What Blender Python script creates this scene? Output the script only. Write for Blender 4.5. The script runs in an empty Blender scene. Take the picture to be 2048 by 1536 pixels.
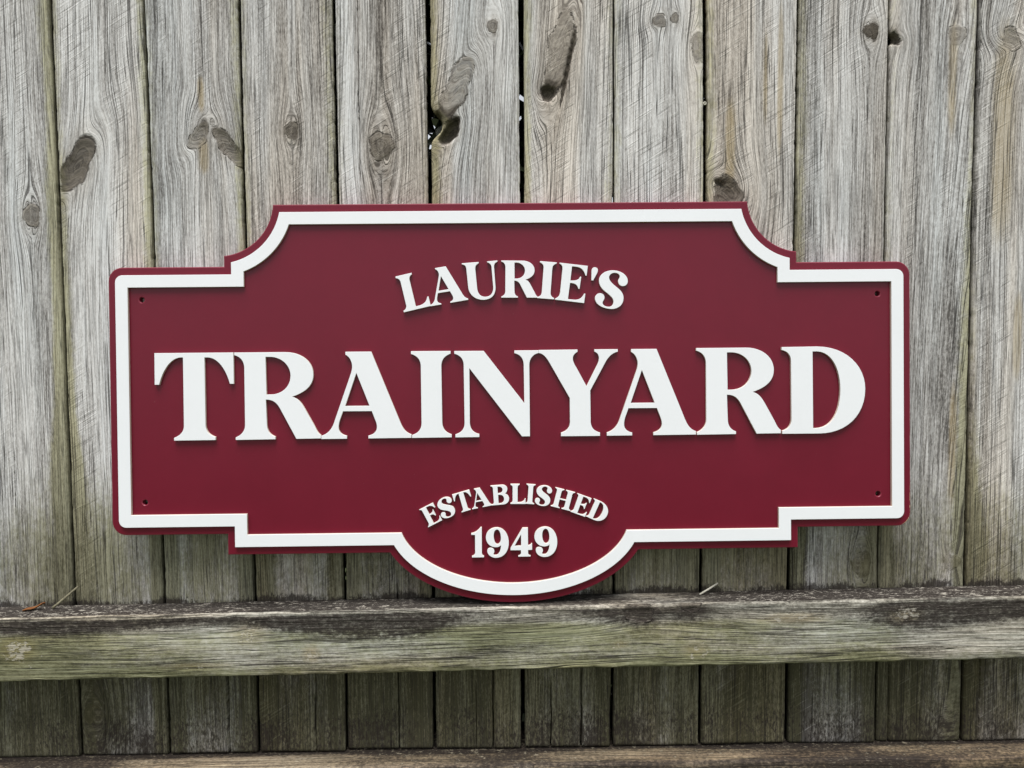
import bpy, math, random
import numpy as np
from mathutils import Matrix, Vector

scene = bpy.context.scene
COL = scene.collection
rad = math.radians

# ------------------------------------------------------------------ camera
def make_camera():
    yaw, pitch, roll = rad(-0.75), rad(-3.25), rad(-0.4)
    fw = Vector((-math.sin(yaw) * math.cos(pitch), math.cos(yaw) * math.cos(pitch), math.sin(pitch)))
    rt = fw.cross(Vector((0, 0, 1))).normalized()
    up = rt.cross(fw)
    r2 = rt * math.cos(roll) + up * math.sin(roll)
    u2 = up * math.cos(roll) - rt * math.sin(roll)
    cd = bpy.data.cameras.new('camera')
    cd.sensor_width = 36.0
    cd.lens = 36.0 * 1547.0 / 2048.0
    cd.clip_start = 0.02
    cd.clip_end = 500.0
    co = bpy.data.objects.new('camera', cd)
    COL.objects.link(co)
    m = Matrix.Identity(4)
    for i in range(3):
        m[i][0] = r2[i]; m[i][1] = u2[i]; m[i][2] = -fw[i]
    m[0][3], m[1][3], m[2][3] = 0.0, -0.846, 0.62
    co.matrix_world = m
    scene.camera = co
make_camera()

# ------------------------------------------------------------------ overcast sky and soft sun
SUN_EL, SUN_AZ = 73.0, 188.0          # azimuth clockwise from +Y
world = bpy.data.worlds.new('World')
scene.world = world
world.use_nodes = True
wn = world.node_tree.nodes; wl = world.node_tree.links
wn.clear()
sky = wn.new('ShaderNodeTexSky'); sky.sky_type = 'NISHITA'; sky.sun_disc = False
sky.sun_elevation = rad(SUN_EL); sky.sun_rotation = rad(SUN_AZ)
sky.air_density = 1.0; sky.dust_density = 1.0; sky.ozone_density = 1.0
hs = wn.new('ShaderNodeHueSaturation'); hs.inputs['Saturation'].default_value = 0.22
bg = wn.new('ShaderNodeBackground'); bg.inputs['Strength'].default_value = 0.05
wo = wn.new('ShaderNodeOutputWorld')
wl.new(sky.outputs[0], hs.inputs['Color']); wl.new(hs.outputs[0], bg.inputs['Color']); wl.new(bg.outputs[0], wo.inputs['Surface'])

sd = bpy.data.lights.new('sun', 'SUN'); sd.energy = 1.5; sd.angle = rad(36); sd.color = (1.0, 0.985, 0.965)
so = bpy.data.objects.new('sun', sd); COL.objects.link(so)
sdir = Vector((math.sin(rad(SUN_AZ)) * math.cos(rad(SUN_EL)), math.cos(rad(SUN_AZ)) * math.cos(rad(SUN_EL)), math.sin(rad(SUN_EL))))
so.rotation_euler = (-sdir).to_track_quat('-Z', 'Y').to_euler()
so.location = sdir * 5

scene.view_settings.view_transform = 'Standard'
scene.view_settings.look = 'None'
scene.view_settings.gamma = 1.0
scene.view_settings.use_curve_mapping = False
scene.view_settings.exposure = 1.80

# ------------------------------------------------------------------ helpers
def sstep(a, b, x):
    t = np.clip((x - a) / (b - a), 0.0, 1.0)
    return t * t * (3 - 2 * t)

class Noise:
    """smooth value noise"""
    def __init__(self, seed):
        self.t = np.random.default_rng(seed).random((257, 257))
        self.t[256] = self.t[0]; self.t[:, 256] = self.t[:, 0]
    def __call__(self, x, y=0.0):
        x = np.asarray(x, float) % 256; y = (np.asarray(y, float) + np.zeros_like(x)) % 256
        i = x.astype(int) % 256; j = y.astype(int) % 256
        u = x - np.floor(x); v = y - np.floor(y)
        u = u * u * (3 - 2 * u); v = v * v * (3 - 2 * v)
        t = self.t
        return (t[i, j] * (1 - u) + t[i + 1, j] * u) * (1 - v) + (t[i, j + 1] * (1 - u) + t[i + 1, j + 1] * u) * v
    def fbm(self, x, y=0.0, n=4):
        s = 0.0; a = 0.5
        for k in range(n):
            s = s + a * self(np.asarray(x) * 2 ** k + 17.3 * k, np.asarray(y) * 2 ** k + 5.7 * k); a *= 0.5
        return s / (1 - 0.5 ** n)

def link(name, data, parent=None, **props):
    o = bpy.data.objects.new(name, data)
    COL.objects.link(o)
    if parent: o.parent = parent
    for k, v in props.items(): o[k] = v
    return o

def mesh_np(name, verts, faces, smooth=True):
    """faces: list of (n,k) int arrays"""
    me = bpy.data.meshes.new(name)
    verts = np.asarray(verts, np.float32)
    loops = np.concatenate([f.ravel() for f in faces]).astype(np.int32)
    sizes = np.concatenate([np.full(len(f), f.shape[1], np.int32) for f in faces])
    starts = np.concatenate([[0], np.cumsum(sizes)[:-1]]).astype(np.int32)
    me.vertices.add(len(verts)); me.vertices.foreach_set('co', verts.ravel())
    me.loops.add(len(loops)); me.loops.foreach_set('vertex_index', loops)
    me.polygons.add(len(sizes)); me.polygons.foreach_set('loop_start', starts); me.polygons.foreach_set('loop_total', sizes)
    me.polygons.foreach_set('use_smooth', np.full(len(sizes), smooth))
    me.update(calc_edges=True); me.validate()
    return me

def add_attr(me, name, arr):
    a = me.attributes.new(name, 'FLOAT_VECTOR', 'POINT')
    a.data.foreach_set('vector', np.asarray(arr, np.float32).ravel())

# ------------------------------------------------------------------ node helper
class G:
    def __init__(self, name):
        self.m = bpy.data.materials.new(name); self.m.use_nodes = True
        self.t = self.m.node_tree; self.t.nodes.clear()
    def n(self, kind, **kw):
        nd = self.t.nodes.new(kind)
        for k, v in kw.items(): setattr(nd, k, v)
        return nd
    def put(self, sock, v):
        if isinstance(v, bpy.types.NodeSocket): self.t.links.new(v, sock)
        elif v is not None: sock.default_value = v
    def math(self, op, a, b=None, c=None, clamp=False):
        nd = self.n('ShaderNodeMath', operation=op, use_clamp=clamp)
        self.put(nd.inputs[0], a); self.put(nd.inputs[1], b)
        if c is not None: self.put(nd.inputs[2], c)
        return nd.outputs[0]
    def add(self, a, b): return self.math('ADD', a, b)
    def mul(self, a, b): return self.math('MULTIPLY', a, b)
    def sub(self, a, b): return self.math('SUBTRACT', a, b)
    def madd(self, a, b, c): return self.math('MULTIPLY_ADD', a, b, c)
    def step(self, a, b, x):
        nd = self.n('ShaderNodeMapRange', interpolation_type='SMOOTHSTEP')
        self.put(nd.inputs[0], x); nd.inputs[1].default_value = a; nd.inputs[2].default_value = b
        return nd.outputs[0]
    def comb(self, x, y, z):
        nd = self.n('ShaderNodeCombineXYZ')
        for i, v in enumerate((x, y, z)): self.put(nd.inputs[i], v)
        return nd.outputs[0]
    def sep(self, v):
        nd = self.n('ShaderNodeSeparateXYZ'); self.put(nd.inputs[0], v); return nd.outputs
    def noise(self, vec, scale=1.0, detail=2.0, rough=0.5, dist=0.0):
        nd = self.n('ShaderNodeTexNoise')
        self.put(nd.inputs['Vector'], vec); nd.inputs['Scale'].default_value = scale
        nd.inputs['Detail'].default_value = detail; nd.inputs['Roughness'].default_value = rough; nd.inputs['Distortion'].default_value = dist
        return nd.outputs['Fac']
    def ramp(self, fac, stops):
        nd = self.n('ShaderNodeValToRGB'); cr = nd.color_ramp
        while len(cr.elements) < len(stops): cr.elements.new(0.5)
        for e, (p, c) in zip(cr.elements, stops):
            e.position = p; e.color = (*c, 1)
        self.put(nd.inputs[0], fac); return nd.outputs[0]
    def mix(self, f, a, b, blend='MIX'):
        nd = self.n('ShaderNodeMix', data_type='RGBA', blend_type=blend)
        self.put(nd.inputs['Factor'], f)
        for s, v in ((nd.inputs[6], a), (nd.inputs[7], b)):
            self.put(s, (*v, 1) if isinstance(v, tuple) else v)
        return nd.outputs[2]
    def attr(self, name):
        return self.n('ShaderNodeAttribute', attribute_name=name).outputs['Vector']
    def finish(self, color, rough=0.8, spec=0.3, height=None, dist=0.001, strength=1.0, coat=0.0):
        b = self.n('ShaderNodeBsdfPrincipled'); o = self.n('ShaderNodeOutputMaterial')
        self.put(b.inputs['Base Color'], (*color, 1) if isinstance(color, tuple) else color)
        self.put(b.inputs['Roughness'], rough); self.put(b.inputs['Specular IOR Level'], spec)
        if coat: b.inputs['Coat Weight'].default_value = coat
        if height is not None:
            bp = self.n('ShaderNodeBump'); bp.inputs['Distance'].default_value = dist; bp.inputs['Strength'].default_value = strength
            self.put(bp.inputs['Height'], height); self.t.links.new(bp.outputs[0], b.inputs['Normal'])
        self.t.links.new(b.outputs[0], o.inputs[0])
        return self.m

# ------------------------------------------------------------------ weathered timber
# attributes: wa = (grain coordinate, length coordinate, seed)   wb = (knot, knot radius, halo)
#             wc = (algae, mould, tan)   wd = (tone, warmth, checks)
def timber(name, ramp, algae, mould=(0.026, 0.020, 0.017), tan=(0.40, 0.31, 0.17), pale=(0.42, 0.39, 0.31), line_amt=0.8,
           saw=0.0, flecks=0.0, contrast=1.0, algae_dry=None, algae_mix=0.8, bump=0.0009):
    g = G(name)
    psi, lon, seed = g.sep(g.attr('wa'))
    knot, kr, kdark = g.sep(g.attr('wb'))
    alg, mld, tn = g.sep(g.attr('wc'))
    tone, warm, chk = g.sep(g.attr('wd'))
    def gn(sx, sy, off=0.0, **k): return g.noise(g.comb(g.mul(psi, sx), g.mul(lon, sy), g.add(seed, off)), **k)
    ring = gn(210, 1.6, 3.1, detail=2, rough=0.65)
    fine = gn(420, 15, 5.2, detail=2, rough=0.85)
    speck = g.noise(g.comb(g.mul(psi, 520), g.mul(lon, 210), seed), detail=2, rough=0.8)
    blot = g.noise(g.comb(g.mul(psi, 150), g.mul(lon, 105), g.add(seed, 60.0)), detail=3, rough=0.68)
    ln = gn(330, 4.2, 9.4, detail=1.5, rough=0.5, dist=0.1)
    line = g.sub(1.0, g.step(0.0, 0.030, g.math('ABSOLUTE', g.sub(ln, 0.5))))
    line = g.mul(line, g.step(0.35, 0.6, chk))
    ln2 = gn(400, 9.0, 21.0, detail=1.0)
    line2 = g.mul(g.sub(1.0, g.step(0.0, 0.06, g.math('ABSOLUTE', g.sub(ln2, 0.5)))), g.step(0.60, 0.35, chk))
    v = g.madd(g.sub(ring, 0.5), 0.55 * contrast, tone)
    v = g.madd(g.sub(fine, 0.5), 1.25 * contrast, v)
    v = g.madd(g.sub(speck, 0.5), 0.95, v)
    col = g.ramp(v, ramp)
    col = g.mix(g.step(0.5, 0.85, warm), col, (1.0, 0.93, 0.85), 'MULTIPLY')
    col = g.mix(g.step(0.5, 0.2, warm), col, (0.965, 0.995, 1.015), 'MULTIPLY')
    h = g.madd(ring, 0.5, g.madd(speck, 0.18, g.mul(fine, 0.40)))
    if saw:
        p = g.n('ShaderNodeTexCoord').outputs['Object']
        px, py, pz = g.sep(p)
        q = g.madd(px, -0.52, g.mul(pz, 0.85)); a = g.madd(px, 0.85, g.mul(pz, 0.52))
        s1 = g.noise(g.comb(g.mul(q, 520), g.mul(a, 22), seed), detail=1.5, rough=0.6)
        sm = g.step(0.52, 0.75, g.add(g.mul(warm, 0.4), g.mul(chk, 0.7)))
        sv = g.mul(g.sub(g.step(0.56, 0.74, s1), g.step(0.56, 0.74, g.sub(1.0, s1))), sm)
        col = g.mix(g.math('MAXIMUM', g.mul(sv, -saw), 0.0), col, (0.12, 0.11, 0.10))
        col = g.mix(g.math('MAXIMUM', g.mul(sv, saw * 0.7), 0.0), col, (0.66, 0.64, 0.60))
        h = g.madd(sv, 0.25, h)
    # resinous tan streaks
    tm = g.step(0.40, 0.75, g.madd(tn, 0.50, g.madd(fine, 0.35, g.mul(ring, 0.30))))
    col = g.mix(g.mul(g.mul(tm, g.step(0.05, 0.4, tn)), 0.55), col, tan)
    # knots
    kring = g.noise(g.comb(g.mul(kr, 9.0), g.mul(seed, 3.0), g.mul(psi, 40)), detail=2)
    kc = g.ramp(g.madd(g.sub(blot, 0.5), 0.5, g.madd(g.sub(speck, 0.5), 0.6, kring)), [(0.22, (0.045, 0.036, 0.028)), (0.48, (0.135, 0.115, 0.090)), (0.75, (0.28, 0.245, 0.195))])
    kc = g.mix(g.step(0.45, 1.0, kdark), kc, g.mix(1.0, kc, (0.50, 0.48, 0.46), 'MULTIPLY'))
    kk = g.step(0.25, 0.75, g.madd(g.sub(blot, 0.5), 0.7, g.madd(g.sub(speck, 0.5), 0.35, knot)))
    halo = g.mul(g.step(2.3, 1.0, kr), kdark)
    col = g.mix(g.mul(halo, 0.35), col, (0.62, 0.56, 0.48), 'MULTIPLY')
    col = g.mix(g.mul(kk, g.madd(kdark, 0.65, 0.30)), col, kc)
    rim = g.sub(1.0, g.step(0.0, 0.10, g.math('ABSOLUTE', g.madd(blot, 0.5, g.sub(kr, 1.28)))))
    rim = g.mul(g.mul(rim, g.step(0.44, 0.58, blot)), g.step(0.15, 0.5, kdark))
    col = g.mix(g.mul(rim, 0.8), col, (0.035, 0.03, 0.025))
    h = g.madd(g.mul(kring, knot), 0.6, g.madd(rim, -0.7, h))
    unk = g.sub(1.0, g.mul(knot, 0.92))
    line = g.mul(line, unk); line2 = g.mul(line2, unk)
    # algae film
    am = g.step(0.30, 0.85, g.madd(g.sub(blot, 0.5), 0.55, g.madd(g.sub(fine, 0.5), 0.5, alg)))
    ac = g.mix(0.0, algae, algae)
    if algae_dry: ac = g.mix(g.step(0.36, 0.58, lon), algae, algae_dry)
    am3 = g.mix(1.0, ac, (3.2, 3.2, 3.2), 'MULTIPLY')
    col = g.mix(g.mul(am, algae_mix), col, g.mix(0.68, ac, g.mix(1.0, col, am3, 'MULTIPLY')))
    # checks and black mould
    col = g.mix(g.mul(g.math('MAXIMUM', line, g.mul(line2, 0.7)), line_amt), col, (0.03, 0.026, 0.023))
    mn = g.noise(g.comb(g.mul(psi, 330), g.mul(lon, 190), g.add(seed, 80.0)), detail=4, rough=0.72)
    mm = g.step(*((0.30, 0.80) if flecks else (0.40, 0.66)), g.madd(g.sub(mn, 0.5), 0.9, g.madd(g.sub(fine, 0.5), 0.5, g.madd(g.sub(blot, 0.5), 0.4, mld))))
    if flecks:
        fk = gn(800, 210, 90.0, detail=3, rough=0.7)
        fm = g.mul(g.step(0.575, 0.645, g.madd(g.sub(blot, 0.5), 0.45, fk)), flecks)
        col = g.mix(g.mul(mm, 0.96), col, mould)
        col = g.mix(g.mul(g.mul(fm, g.step(0.68, 0.92, mld)), 0.85), col, pale)
        lm = g.step(0.60, 0.70, g.madd(tn, 0.30, g.madd(g.sub(mn, 0.5), 0.30, g.mul(blot, 0.80))))
        col = g.mix(g.mul(lm, 0.60), col, pale)
        h = g.madd(lm, 0.25, h)
    else:
        col = g.mix(g.mul(mm, 0.88), col, mould)
    h = g.sub(h, g.mul(g.math('MAXIMUM', line, g.mul(line2, 0.4)), 0.9))
    return g.finish(col, 0.86, 0.18, h, bump, 0.9)

M_PALING = timber('weathered_paling',
    [(0.00, (0.11, 0.101, 0.092)), (0.24, (0.31, 0.293, 0.275)), (0.46, (0.485, 0.466, 0.446)), (0.68, (0.64, 0.624, 0.604)), (0.95, (0.76, 0.75, 0.735))],
    algae=(0.092, 0.088, 0.036), algae_dry=(0.235, 0.225, 0.135), saw=0.40)
M_RAIL = timber('mossy_rail',
    [(0.08, (0.07, 0.064, 0.052)), (0.32, (0.22, 0.205, 0.17)), (0.52, (0.37, 0.35, 0.30)), (0.72, (0.50, 0.48, 0.42)), (0.95, (0.60, 0.58, 0.53))],
    algae=(0.135, 0.138, 0.055), flecks=1.0, line_amt=0.85, contrast=1.15, algae_mix=0.75, pale=(0.50, 0.46, 0.39), bump=0.0018)
M_PLINTH = timber('worn_plinth',
    [(0.12, (0.05, 0.04, 0.03)), (0.36, (0.16, 0.125, 0.09)), (0.55, (0.28, 0.215, 0.145)), (0.75, (0.38, 0.30, 0.205)), (0.95, (0.46, 0.40, 0.31))],
    algae=(0.12, 0.125, 0.06), flecks=0.6, line_amt=0.8, pale=(0.44, 0.38, 0.27), bump=0.0011)

def knot_fields(X, Z, psi, knots, along_x=False, slope=None):
    """bend the grain round each knot; return psi, knot mask, ring coordinate, halo, pit depth"""
    km = np.zeros_like(X); kr = np.full_like(X, 4.0); kd = np.zeros_like(X); pit = np.zeros_like(X)
    for (kx, kz, rx, rz, ang, dark, depth, swirl) in knots:
        a0 = X - kx; b0 = Z - kz
        if along_x: a0, b0 = b0, a0
        c, s = math.cos(rad(ang)), math.sin(rad(ang))
        a = a0 * c - b0 * s; b = a0 * s + b0 * c
        wob = 1 + 0.10 * np.sin(3 * np.arctan2(b, a) + kx * 90) + 0.06 * np.sin(7 * np.arctan2(b, a) + kz * 70)
        rho = np.sqrt((a / rx) ** 2 + (b / rz) ** 2) / wob
        R = rx * 1.42
        e = max(rz / rx, 1.0) * (0.9 + (0.75 if abs(ang) < 15 else 0.2) * swirl)
        q = (a ** 2 + (b / e) ** 2)
        sl = 1.0 if slope is None else slope(kx, kz)
        psi = psi - 0.9 * sl * a * R * R / (q + 0.45 * R * R) * np.exp(-q / (3.2 * R) ** 2)
        m = sstep(1.22, 0.80, rho)
        kr = np.where(rho < kr, rho, kr); km = np.maximum(km, m)
        kd = np.maximum(kd, dark * sstep(2.4, 1.6, rho))
        if depth: pit = np.maximum(pit, sstep(1.05, 0.55, rho) * depth) if depth > 0 else np.minimum(pit, sstep(1.05, 0.5, rho) * depth)
    return psi, km, kr, kd, pit

# ------------------------------------------------------------------ fence
fence = link('paling_fence', None, label='weathered grey timber paling fence with mossy horizontal rail', category='fence')
fence.empty_display_size = 0.1

GAPS = [
 [(0.982,-0.4777),(0.779,-0.4765),(0.348,-0.4765),(0.172,-0.4753)],
 [(0.982,-0.3779),(0.778,-0.3758),(0.336,-0.3762),(0.159,-0.3763)],
 [(0.982,-0.2767),(0.778,-0.2769),(0.340,-0.2764),(0.163,-0.2765)],
 [(0.982,-0.1770),(0.772,-0.1764),(0.339,-0.1770),(0.156,-0.1782)],
 [(0.982,-0.0763),(0.772,-0.0766),(0.189,-0.0791)],
 [(0.982,0.0238),(0.771,0.0238),(0.188,0.0205)],
 [(0.982,0.1228),(0.771,0.1229),(0.341,0.1231),(0.187,0.1210)],
 [(0.982,0.2211),(0.770,0.2229),(0.363,0.2208),(0.185,0.2209)],
 [(0.981,0.3218),(0.743,0.3214),(0.362,0.3200),(0.155,0.3199)],
 [(0.981,0.4210),(0.742,0.4211),(0.372,0.4208),(0.153,0.4218)],
 [(0.981,0.5183),(0.742,0.5172),(0.371,0.5188),(0.158,0.5194)],
]
WID = [(3.0,2.2),(3.6,3.4),(3.0,2.4),(3.4,2.4),(5.2,3.6),(5.0,4.6),(2.2,3.6),(4.4,2.8),(2.8,5.0),(3.2,3.0),(3.6,3.0)]   # mm, top and bottom
# palings beyond the frame on either side
for k in range(2):
    GAPS.insert(0, [(z, x - 0.1005) for z, x in GAPS[0]]); WID.insert(0, (3.0, 3.0))
    GAPS.append([(z, x + 0.0990) for z, x in GAPS[-1]]); WID.append((3.0, 3.0))
GAPS.insert(0, [(z, x - 0.1005) for z, x in GAPS[0]]); WID.insert(0, (3.0, 3.0))
GAPS.append([(z, x + 0.0990) for z, x in GAPS[-1]]); WID.append((3.0, 3.0))

# x, z, half width, half length, tilt, darkness, pit depth (m), grain swirl
KNOTS = [
 (-0.4550, 0.8103, 0.0135, 0.033, 28, 0.95, 0.002, 1.2), (-0.505, 0.7576, 0.0095, 0.0125, 0, 0.65, 0.0, 1.5),
 (-0.3230, 0.8400, 0.0085, 0.017, 32, 0.55, 0.001, 1.1), (-0.2925, 0.8300, 0.0085, 0.026, -36, 0.8, 0.002, 1.1),
 (-0.2238, 0.8464, 0.0075, 0.0095, 0, 0.75, 0.0, 1.5), (-0.1279, 0.8302, 0.0135, 0.0150, 0, 0.72, -0.001, 1.8),
 (-0.0071, 0.9558, 0.0060, 0.0075, 0, 0.7, 0.0, 1.4), (-0.0470, 0.8880, 0.0125, 0.040, 24, 0.55, -0.001, 1.2),
 (-0.0530, 0.8450, 0.0080, 0.017, 32, 1.0, 0.012, 0.6), (-0.0690, 0.8580, 0.0060, 0.010, 10, 1.0, 0.010, 0.6),
 (0.0655, 0.9300, 0.0135, 0.046, 12, 0.50, -0.001, 1.1), (0.0520, 0.8850, 0.0085, 0.0085, 40, 1.0, 0.007, 0.7),
 (0.0745, 0.9150, 0.0018, 0.044, 12, 1.0, 0.004, 0.4),
 (0.1721, 0.9608, 0.0075, 0.0075, 20, 0.7, 0.0, 1.4), (0.1882, 0.9633, 0.0045, 0.0055, 0, 0.7, 0.0, 1.2), (0.2150, 0.9345, 0.0090, 0.016, 0, 0.45, 0.0, 1.0),
 (0.2470, 0.7770, 0.0160, 0.018, -20, 0.85, 0.002, 1.5), (0.2390, 0.7880, 0.0080, 0.0035, 30, 1.0, 0.005, 0.5),
 (0.4011, 0.9499, 0.0085, 0.0085, 0, 1.0, 0.008, 1.6), (0.4275, 0.9425, 0.0080, 0.0055, 50, 0.95, 0.007, 1.0),
 (0.4943, 0.9456, 0.0100, 0.0110, 0, 0.40, 0.0, 1.6), (0.5531, 0.9402, 0.0140, 0.0090, 70, 0.45, 0.001, 1.5),
 (0.4013, 0.3664, 0.0105, 0.0150, 0, 0.38, -0.001, 1.5), (0.5026, 0.3681, 0.0100, 0.0090, 0, 0.30, 0.0, 1.4),
 (-0.4600, 0.2050, 0.0120, 0.0110, 0, 0.3, 0.0, 1.3), (-0.35, 0.30, 0.006, 0.008, 0, 0.4, 0.0, 1.2),
]
# tan resin streaks: x, z centre, half width, half length
TAN = [(0.3030, 0.90, 0.0035, 0.085), (0.2870, 0.90, 0.0025, 0.05), (0.4905, 0.90, 0.0055, 0.065), (0.5460, 0.84, 0.014, 0.12), (0.5005, 0.50, 0.005, 0.07),
       (0.5700, 0.62, 0.006, 0.05), (-0.3195, 0.885, 0.0040, 0.020), (0.2490, 0.83, 0.006, 0.05), (-0.318, 0.82, 0.006, 0.02)]
# deep splits: x, z low, z high, half width (m)
CRACKS = [(-0.3091, 0.15, 0.275, 0.0016), (-0.2111, 0.15, 0.28, 0.0010), (-0.1178, 0.15, 0.37, 0.0010), (-0.0113, 0.15, 0.28, 0.0010), (0.0545, 0.15, 0.25, 0.0010),
          (0.0888, 0.15, 0.27, 0.0014), (0.4355, 0.15, 0.28, 0.0014), (0.5370, 0.15, 0.28, 0.0010), (-0.1520, 0.79, 1.05, 0.0009), (-0.5350, 0.4, 1.1, 0.0004),
          (-0.4480, 0.16, 0.30, 0.0004), (0.3680, 0.50, 0.80, 0.0004), (0.4760, 0.36, 0.62, 0.0004), (0.3980, 0.72, 0.90, 0.0004), (-0.0300, 0.16, 0.24, 0.0004)]
NOTCH = [(-0.0763, 0.8520, 0.0120, 0.0130, +1), (0.4211, 0.9430, 0.0050, 0.0050, +1)]     # gap x, z, depth, half height, side

FLAT_SAWN = {12: 1.3}       # palings that show cathedral figure
# broad streaks that widen downwards: x, z centre, half width, half length, tone change
STREAK = [(0.4935, 0.62, 0.016, 0.14, -0.28), (0.5010, 0.55, 0.010, 0.12, -0.15), (0.2480, 0.84, 0.008, 0.07, -0.26), (-0.3190, 0.90, 0.006, 0.10, -0.20), (-0.2150, 0.84, 0.008, 0.16, -0.20),
          (0.3080, 0.86, 0.016, 0.14, -0.16), (-0.4180, 0.80, 0.014, 0.12, 0.14), (-0.16, 0.88, 0.010, 0.10, 0.18), (0.1450, 0.88, 0.014, 0.14, 0.16), (0.0760, 0.80, 0.012, 0.09, 0.20),
          (0.2700, 0.86, 0.010, 0.10, 0.18), (0.4700, 0.84, 0.012, 0.12, 0.14), (-0.55, 0.72, 0.014, 0.2, 0.16), (0.5560, 0.6, 0.012, 0.2, 0.12), (0.19, 0.84, 0.016, 0.1, -0.14), (0.395, 0.72, 0.014, 0.08, -0.14)]
RAIL_Z = lambda x: 0.3358 + 0.0104 * x          # top of the rail
rows = np.concatenate([np.arange(0.0, 0.845, 0.0022), np.linspace(0.86, 1.12, 14)])

def make_paling(i, gl, gr, wl_, wr_):
    rng = np.random.default_rng(100 + i); nz = Noise(500 + i)
    zb = 0.1605 + 0.0040 * (np.mean([p[1] for p in gl])) + rng.uniform(-0.0012, 0.0012)
    z = zb + rows
    def edge(g, w, sgn, sd):
        zs = np.array([p[0] for p in g][::-1]); xs = np.array([p[1] for p in g][::-1])
        x = np.interp(z, zs, xs)
        ww = np.interp(z, [0.16, 0.98], [w[1], w[0]]) * 0.0005
        ww = ww * (0.85 + 0.3 * nz(z * 9 + sd))
        x = x + sgn * ww + sgn * 0.0009 * (nz.fbm(z * 30 + sd, 3.0 + sd) - 0.5) + sgn * 0.0006 * np.maximum(nz(z * 160 + sd, 9.0) - 0.72, 0) * 4
        for (nx, nzc, dep, hh, side) in NOTCH:
            if side == sgn and abs(np.interp(nzc, zs, xs) - nx) < 0.004:
                x = x + sgn * dep * np.exp(-np.abs((z - nzc) / hh) ** 3)
        return x
    xl = edge(gl, wl_, +1, 1.0); xr = edge(gr, wr_, -1, 40.0)
    xm = 0.5 * (xl.mean() + xr.mean()); w = xr.mean() - xl.mean()
    s = np.unique(np.concatenate([[0, .004, .010, .018, .028, .042], np.linspace(0.06, 0.94, 44), [.958, .972, .982, .990, .996, 1.0]]))
    cr = [c for c in CRACKS if xl.mean() < c[0] < xr.mean()]
    for c in cr:
        sc = (c[0] - xl.mean()) / w; hw = c[3] / w
        s = s[np.abs(s - sc) > 4.5 * hw]
        s = np.concatenate([s, sc + hw * np.array([-4, -2, -1.0, -0.6, 0.6, 1.0, 2, 4])])
    s = np.sort(s)
    S, Z = np.meshgrid(s, z)
    XL = xl[:, None]; XR = xr[:, None]
    X = XL + (XR - XL) * S
    X0 = X.copy()
    wobble = 0.0
    for c in cr:
        sc = (c[0] - xl.mean()) / w
        X = X + np.exp(-((S - sc) * w / 0.006) ** 2) * 0.0011 * (nz.fbm(Z * 26 + 7, 2.0) - 0.5) * 2
    # grain: distance from a wandering pith
    flat = i in FLAT_SAWN
    xc = xm + 0.20 * w if flat else xm + rng.choice([-1, 1]) * rng.uniform(0.6, 1.6) * w
    d = 0.014 + 0.020 * nz.fbm(Z * 1.3 + 30, 1.0, 2) + 0.055 * (Z - 0.5) * (FLAT_SAWN.get(i, 0.0))
    sg0 = 1.0 if xc < xm else -1.0
    psi = sg0 * np.sqrt((X - xc) ** 2 + d ** 2) + 0.0030 * (nz.fbm(Z * 4 + 50, X * 5, 2) - 0.5)
    psi = psi * (0.75 if flat else 1.0) + (X - xm) * (1.0 if flat else 0.35)
    def slope(kx, kz):
        v = sg0 * (kx - xc) / math.hypot(kx - xc, 0.024) + 0.35
        return v if abs(v) > 0.45 else (0.45 if v >= 0 else -0.45)
    kn = [k for k in KNOTS if xl.mean() - 0.004 < k[0] < xr.mean() + 0.004]
    psi, km, kr, kd, pit = knot_fields(X, Z, psi, kn, slope=slope)
    # surface
    de = np.minimum(X - XL, XR - X)
    r = 0.0022 + 0.0012 * nz(Z * 14, 20.0)
    t = np.clip(1 - de / r, 0, 1)
    Y = r * (1 - np.sqrt(np.maximum(1 - t * t, 0)))
    Y = Y + rng.uniform(-0.0009, 0.0009) * ((X - xm) / w * 2) ** 2 + 0.0007 * (nz.fbm(Z * 6, X * 25 + 9, 3) - 0.5) + rng.uniform(0.0006, 0.0034)
    Y = Y + rng.uniform(-0.02, 0.02) * (X - xm)
    Y = Y + pit
    for c in cr:
        sc = (c[0] - xl.mean()) / w
        prof = sstep(1.0, 0.6, np.abs((S - sc) * w) / c[3])
        zz = sstep(c[1] - 0.004, c[1] + 0.02, Z) * sstep(c[2], c[2] - 0.05, Z)
        Y = Y + prof * 0.0145 * zz
    Y[0] += 0.0012
    nr, nc = X.shape
    V = np.stack([X, Y, Z], -1).reshape(-1, 3)
    idx = np.arange(nr * nc).reshape(nr, nc)
    F = [np.stack([idx[:-1, :-1], idx[:-1, 1:], idx[1:, 1:], idx[1:, :-1]], -1).reshape(-1, 4)]
    # sides, ends, back
    ring_i = np.concatenate([idx[:, 0], idx[-1, 1:], idx[-2::-1, -1], idx[0, -2:0:-1]])
    TH = 0.0165
    Vb = V[ring_i].copy(); Vb[:, 1] = TH + rng.uniform(-0.0005, 0.0005)
    nb = len(V); n = len(ring_i); bi = nb + np.arange(n)
    V = np.concatenate([V, Vb])
    nxt = np.roll(np.arange(n), -1)
    F.append(np.stack([ring_i, ring_i[nxt], bi[nxt], bi], -1))
    bl = bi[:nr]; br = bi[nr + nc - 2: nr + nc - 2 + nr][::-1]
    F.append(np.stack([bl[:-1], bl[1:], br[1:], br[:-1]], -1))
    me = mesh_np('paling', V, F)
    # stains, with shade under the rail and sign painted in
    zr = RAIL_Z(X)
    e_amt = 0.9 * rng.random(2) + 0.45
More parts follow.
